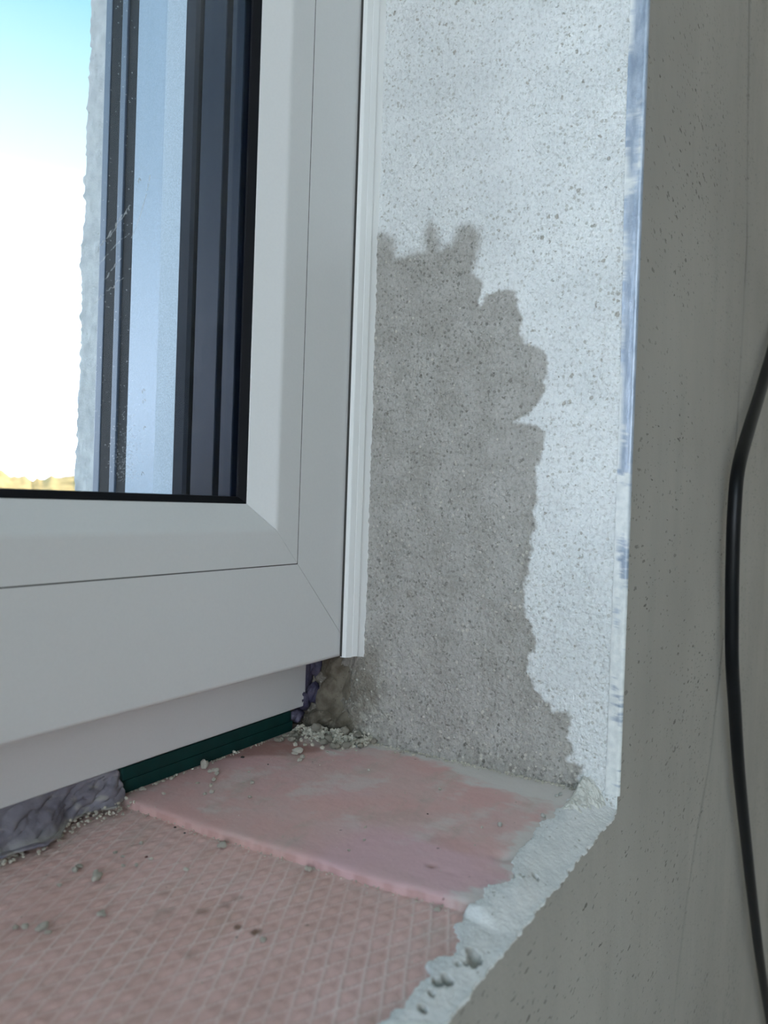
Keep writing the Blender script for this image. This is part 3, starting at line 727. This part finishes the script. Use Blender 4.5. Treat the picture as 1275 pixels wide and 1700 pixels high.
SPECIAL = {0: 'largest pale mortar crumb on the smooth pink board, near the inner corner', 1: 'small mortar crumb just in front of the largest crumb on the smooth board',
           2: 'small flat mortar crumb nearest the viewer beside the largest smooth-board crumb', 3: 'tall knobbly mortar crumb standing close to the green packer', 12: 'lone pale mortar crumb on the diamond grid just beside the board edge',
           25: 'round pale mortar crumb at the far left of the diamond-grid board', 26: 'tiny mortar crumb touching the right side of the round crumb far left',
           27: 'second mortar crumb from the left edge on the diamond-grid board', 28: 'faint mortar crumb nearest the left edge of the photo',
           32: 'elongated pale mortar crumb, the longest on the diamond-grid board', 33: 'mortar crumb stuck to the far end of the longest crumb', 30: 'knobbly mortar crumb on the grid board in front of the membrane',
           31: 'smaller partner touching the knobbly crumb in front of the membrane', 39: 'single mortar crumb alone in the middle of the diamond grid', 42: 'mortar crumb at the front end of the smooth board edge',
           4: 'first small crumb right beside the tall knobbly crumb by the packers', 5: 'crumb just right of the tall knobbly crumb by the packers', 6: 'second crumb in the trail running forward from the tall crumb', 7: 'third crumb in the trail running forward from the tall crumb',
           8: 'fourth crumb in the trail running forward from the tall crumb', 9: 'fifth crumb in the trail running forward from the tall crumb', 10: 'last crumb at the front left end of the trail from the tall crumb',
           11: 'leftmost crumb lying at the foot of the green packers', 17: 'second crumb from the left at the foot of the packers', 16: 'third crumb from the left at the foot of the packers', 15: 'fourth crumb from the left at the foot of the packers',
           19: 'tiny crumb on the smooth board between packer foot and board edge', 20: 'tiny crumb on the smooth board left of the crumb trail', 23: 'tiny crumb on the smooth board, further of two right of the trail', 24: 'tiny crumb on the smooth board, nearer of two right of the trail',
           40: 'tiny crumb on the smooth board close to its raised edge', 44: 'small crumb left of the bright white crumb near the mortar strip', 48: 'nearer of two tiny crumbs in the middle of the smooth board', 49: 'further of two tiny crumbs in the middle of the smooth board',
           50: 'tiny crumb on the smooth board near the foot of the damp reveal', 51: 'tiny crumb on the smooth board in front of the corner heap', 52: 'tiny crumb between the crumb trail and the largest crumb',
           45: 'white crumb on the smooth board beside the tip of the mortar strip', 46: 'left of two white crumbs behind the corner mortar', 47: 'right of two white crumbs behind the corner mortar',
           13: 'tiny crumb on the grid right of the longest crumb, towards the front', 14: 'tiny crumb on the grid near the red-brown speck, in front', 21: 'tiny crumb on the grid behind the red-brown speck', 22: 'tiny crumb on the grid at the left end of the board edge',
           34: 'small crumb on the grid right of the knobbly crumb by the membrane', 35: 'tiny crumb on the grid left of the longest crumb', 36: 'tiny crumb on the grid just right of the longest crumb', 37: 'tiny crumb touching the red-brown speck on the grid', 38: 'tiny crumb on the grid between knobbly crumb and red-brown speck',
           29: 'lone small crumb on the grid, midway between longest crumb and left front', 41: 'crumb lodged against the middle of the raised board edge', 43: 'bright white crumb on the smooth board near the mortar strip', 18: 'crumb resting against the packers near their right end'}
for i, (x, y, s) in enumerate(CRUMBS):
    on_grid = sill_z(x, y) < .003
    white = i in (43, 45, 46, 47)
    lab = SPECIAL.get(i)
    if not lab: lab = 'tiny pale mortar crumb scattered on the diamond-grid pink board' if on_grid else ('tiny white crumb beside the corner mortar' if white else 'tiny pale mortar crumb scattered on the smooth pink board')
    crumb(x, y, s*1.2, (PROTOW if white else PROTO)[i % (2 if white else 6)], lab, 'mortar crumbs on the sill boards', tall=1.5 if i == 3 else 1)
DK = [(-.0607, .1681, .0021, 0, 'black grit speck on the smooth board in front of the packers'), (-.1555, .1292, .0013, 1, 'red-brown grit speck on the diamond-grid board'), (-.1315, .1399, .0012, 0, 'black grit speck on the grid board close to the board edge'),
      (-.1330, .1331, .0010, 0, 'second black grit speck on the grid board close to the edge'), (-.0671, .0606, .0009, 0, 'tiny black speck in the middle of the smooth board'), (-.0608, .1517, .0009, 0, 'tiny black speck beside the largest crumb')]
for x, y, s, k, lab in DK:
    o = crumb(x, y, s, PROTOD[k], lab, 'dark grit specks on the boards', tall=.6); o.name = 'grit_speck'

# fine rubble swept against the reveal foot and heaped in the inner corner: too many to count
def rubble():
    bm = bmesh.new(); rr = random.Random(77)
    def add(x, y, z, s):
        res = bmesh.ops.create_icosphere(bm, subdivisions=1, radius=1)
        a, b, c = rr.uniform(.7, 1.2), rr.uniform(.7, 1.2), rr.uniform(.6, 1)
        for v in res['verts']:
            k = rr.uniform(.72, 1.2); v.co = Vector((x+v.co.x*s*a*k, y+v.co.y*s*b*k, z+v.co.z*s*c*k))
    for i in range(520):                                    # along the foot of the reveal
        y = rr.uniform(.018, .150); w = .0045 if y < .1 else .009
        s = rr.choice((.00025, .0003, .0004, .0005, .0007)); x = -abs(rr.gauss(0, w*.35)); add(x-.0006, y, .0052+s*.5, s)
    for i in range(420):                                    # heap in the corner
        t = rr.random(); y = .128 + .046*t; x = -.001 - abs(rr.gauss(0, .008)) - .006*t
        h = max(0, .006*(1+x/.016)); s = rr.choice((.0004, .0006, .0008, .0012, .0015)); add(x, y, .0055+rr.uniform(0, 1)*h, s)
    for i in range(90):                                     # along the packer foot
        x = rr.uniform(-.125, -.03); s = rr.choice((.0003, .0004, .0006)); add(x, FY-.0008-abs(rr.gauss(0, .0008)), .0052+s*.5, s)
    for i in range(150):                                    # along the board edge
        y = rr.uniform(.02, .172); x = float(np.interp(y, _ey, _ex)) - abs(rr.gauss(0, .0014)); s = rr.choice((.0002, .0003, .0004)); add(x-.0002, y, .0019+s*.4, s)
    for i in range(160):                                    # below the membrane
        x = rr.uniform(-.20, -.13); s = rr.choice((.0003, .0005, .0008)); add(x, .170-abs(rr.gauss(0, .004)), .0022+s*.5+rr.uniform(0, .004)*(x > -.165), s)
    for i in range(170):                                    # stray grains
        x = rr.uniform(-.22, -.01); y = rr.uniform(.03, .165); s = rr.choice((.00012, .00018, .00025)); add(x, y, sill_z(x, y)+s*.5, s)
    me = bpy.data.meshes.new('mortar_rubble'); bm.to_mesh(me); bm.free()
    tag(link('mortar_rubble', me, M_RUBBLE, None, False), 'fine loose mortar grains along the reveal foot and inner corner', 'rubble', kind='stuff')
rubble()
HEAP = [(-.0150, .1490, .0056), (-.0205, .1480, .0050), (-.0215, .1400, .0048), (-.0180, .1350, .0056), (-.0130, .1300, .0045), (-.0260, .1640, .0050), (-.0195, .1680, .0056), (-.0110, .1600, .0060), (-.0060, .1450, .0058), (-.0070, .1360, .0050), (-.0300, .1700, .0040), (-.0100, .1230, .0040)]
for i, (x, y, s) in enumerate(HEAP):
    crumb(x, y, s, PROTOH[i % 4], 'mortar lump in the rubble heap at the inner corner below the trim', 'mortar lumps heaped in the inner corner', z=.0052 + (.003 if x > -.012 else 0))

# ------------------------------------------------------------------ cable
CABLE = [(1.593,-.012,.70),(1.25,-.011,.62),(.90,-.010,.50),(.6133,-.0095,.3601),(.4737,-.0095,.2787),(.4219,-.0095,.2476),(.3422,-.0095,.2037),(.2870,-.0095,.1682),(.2741,-.0095,.1361),(.2755,-.0095,.0974),(.2832,-.0095,.0595),(.2951,-.0095,.0218),(.3219,-.0095,-.0185),(.3678,-.0095,-.0826),(.4513,-.0095,-.1765),(.5667,-.0095,-.2990),(.7122,-.0095,-.4438),(.9652,-.0095,-.6766),(1.16,-.0095,-.87),(1.27,-.012,-.938),(1.42,-.03,-.945)]
def cable():
    P = [Vector(p) for p in CABLE]; pts = []
    for i in range(len(P)-1):
        p0 = P[max(i-1, 0)]; p1 = P[i]; p2 = P[i+1]; p3 = P[min(i+2, len(P)-1)]
        for k in range(10):
            t = k/10
            pts.append(.5*((2*p1)+(-p0+p2)*t+(2*p0-5*p1+4*p2-p3)*t*t+(-p0+3*p1-3*p2+p3)*t**3))
    pts.append(P[-1]); n = 20; V = []; F = []; R = .0050
    for i, p in enumerate(pts):
        tg = (pts[min(i+1, len(pts)-1)]-pts[max(i-1, 0)]).normalized(); nx = Vector((0, 1, 0)); bx = tg.cross(nx).normalized()
        for k in range(n):
            a = 2*math.pi*k/n; V.append(p + nx*R*math.cos(a) + bx*R*math.sin(a))
        if i:
            b = (i-1)*n
            F += [(b+k, b+(k+1) % n, b+n+(k+1) % n, b+n+k) for k in range(n)]
    F += [tuple(range(n-1, -1, -1)), tuple(range(len(V)-n, len(V)))]
    o = pyobj('power_cable', V, F, M_CABLE, None, True); fix_normals(o.data); return o
tag(cable(), 'black rubber cable hanging in a curve in front of the inner wall', 'cable')

# ------------------------------------------------------------------ outside
tag(pyobj('meadow_ground', [(-900, -900, -6), (900, -900, -6), (900, 900, -6), (-900, 900, -6)], [(0, 1, 2, 3)], M_GROUND), 'dry meadow ground far below outside the window', 'ground', kind='structure')
def hills():
    az = np.radians(np.linspace(-20, 250, 1200)); hs = np.linspace(0, 1, 14)
    A, H = np.meshgrid(az, hs, indexing='ij')
    deg = np.degrees(A)
    top = 8.2 + 5.0*fbm(deg*.25, deg*0, 161, 2) + 1.7*fbm(deg*1.6, deg*0, 162, 3) + .9*fbm(deg*7, deg*0, 163, 2) + .16*(deg-55)*sstep(-30, 30, deg-55)*.5
    R = 300 + 90*H**1.3 + 5*fbm(deg*4, H*6, 164, 3)
    Z = -6 + (top+6)*np.sin(H*math.pi/2)
    grid_obj_ = grid_obj('wooded_hill', np.stack([R*np.cos(A), R*np.sin(A), Z], -1), M_HILL)
    tag(grid_obj_, 'golden autumn wooded hillside on the horizon', 'hillside', kind='structure')
hills()
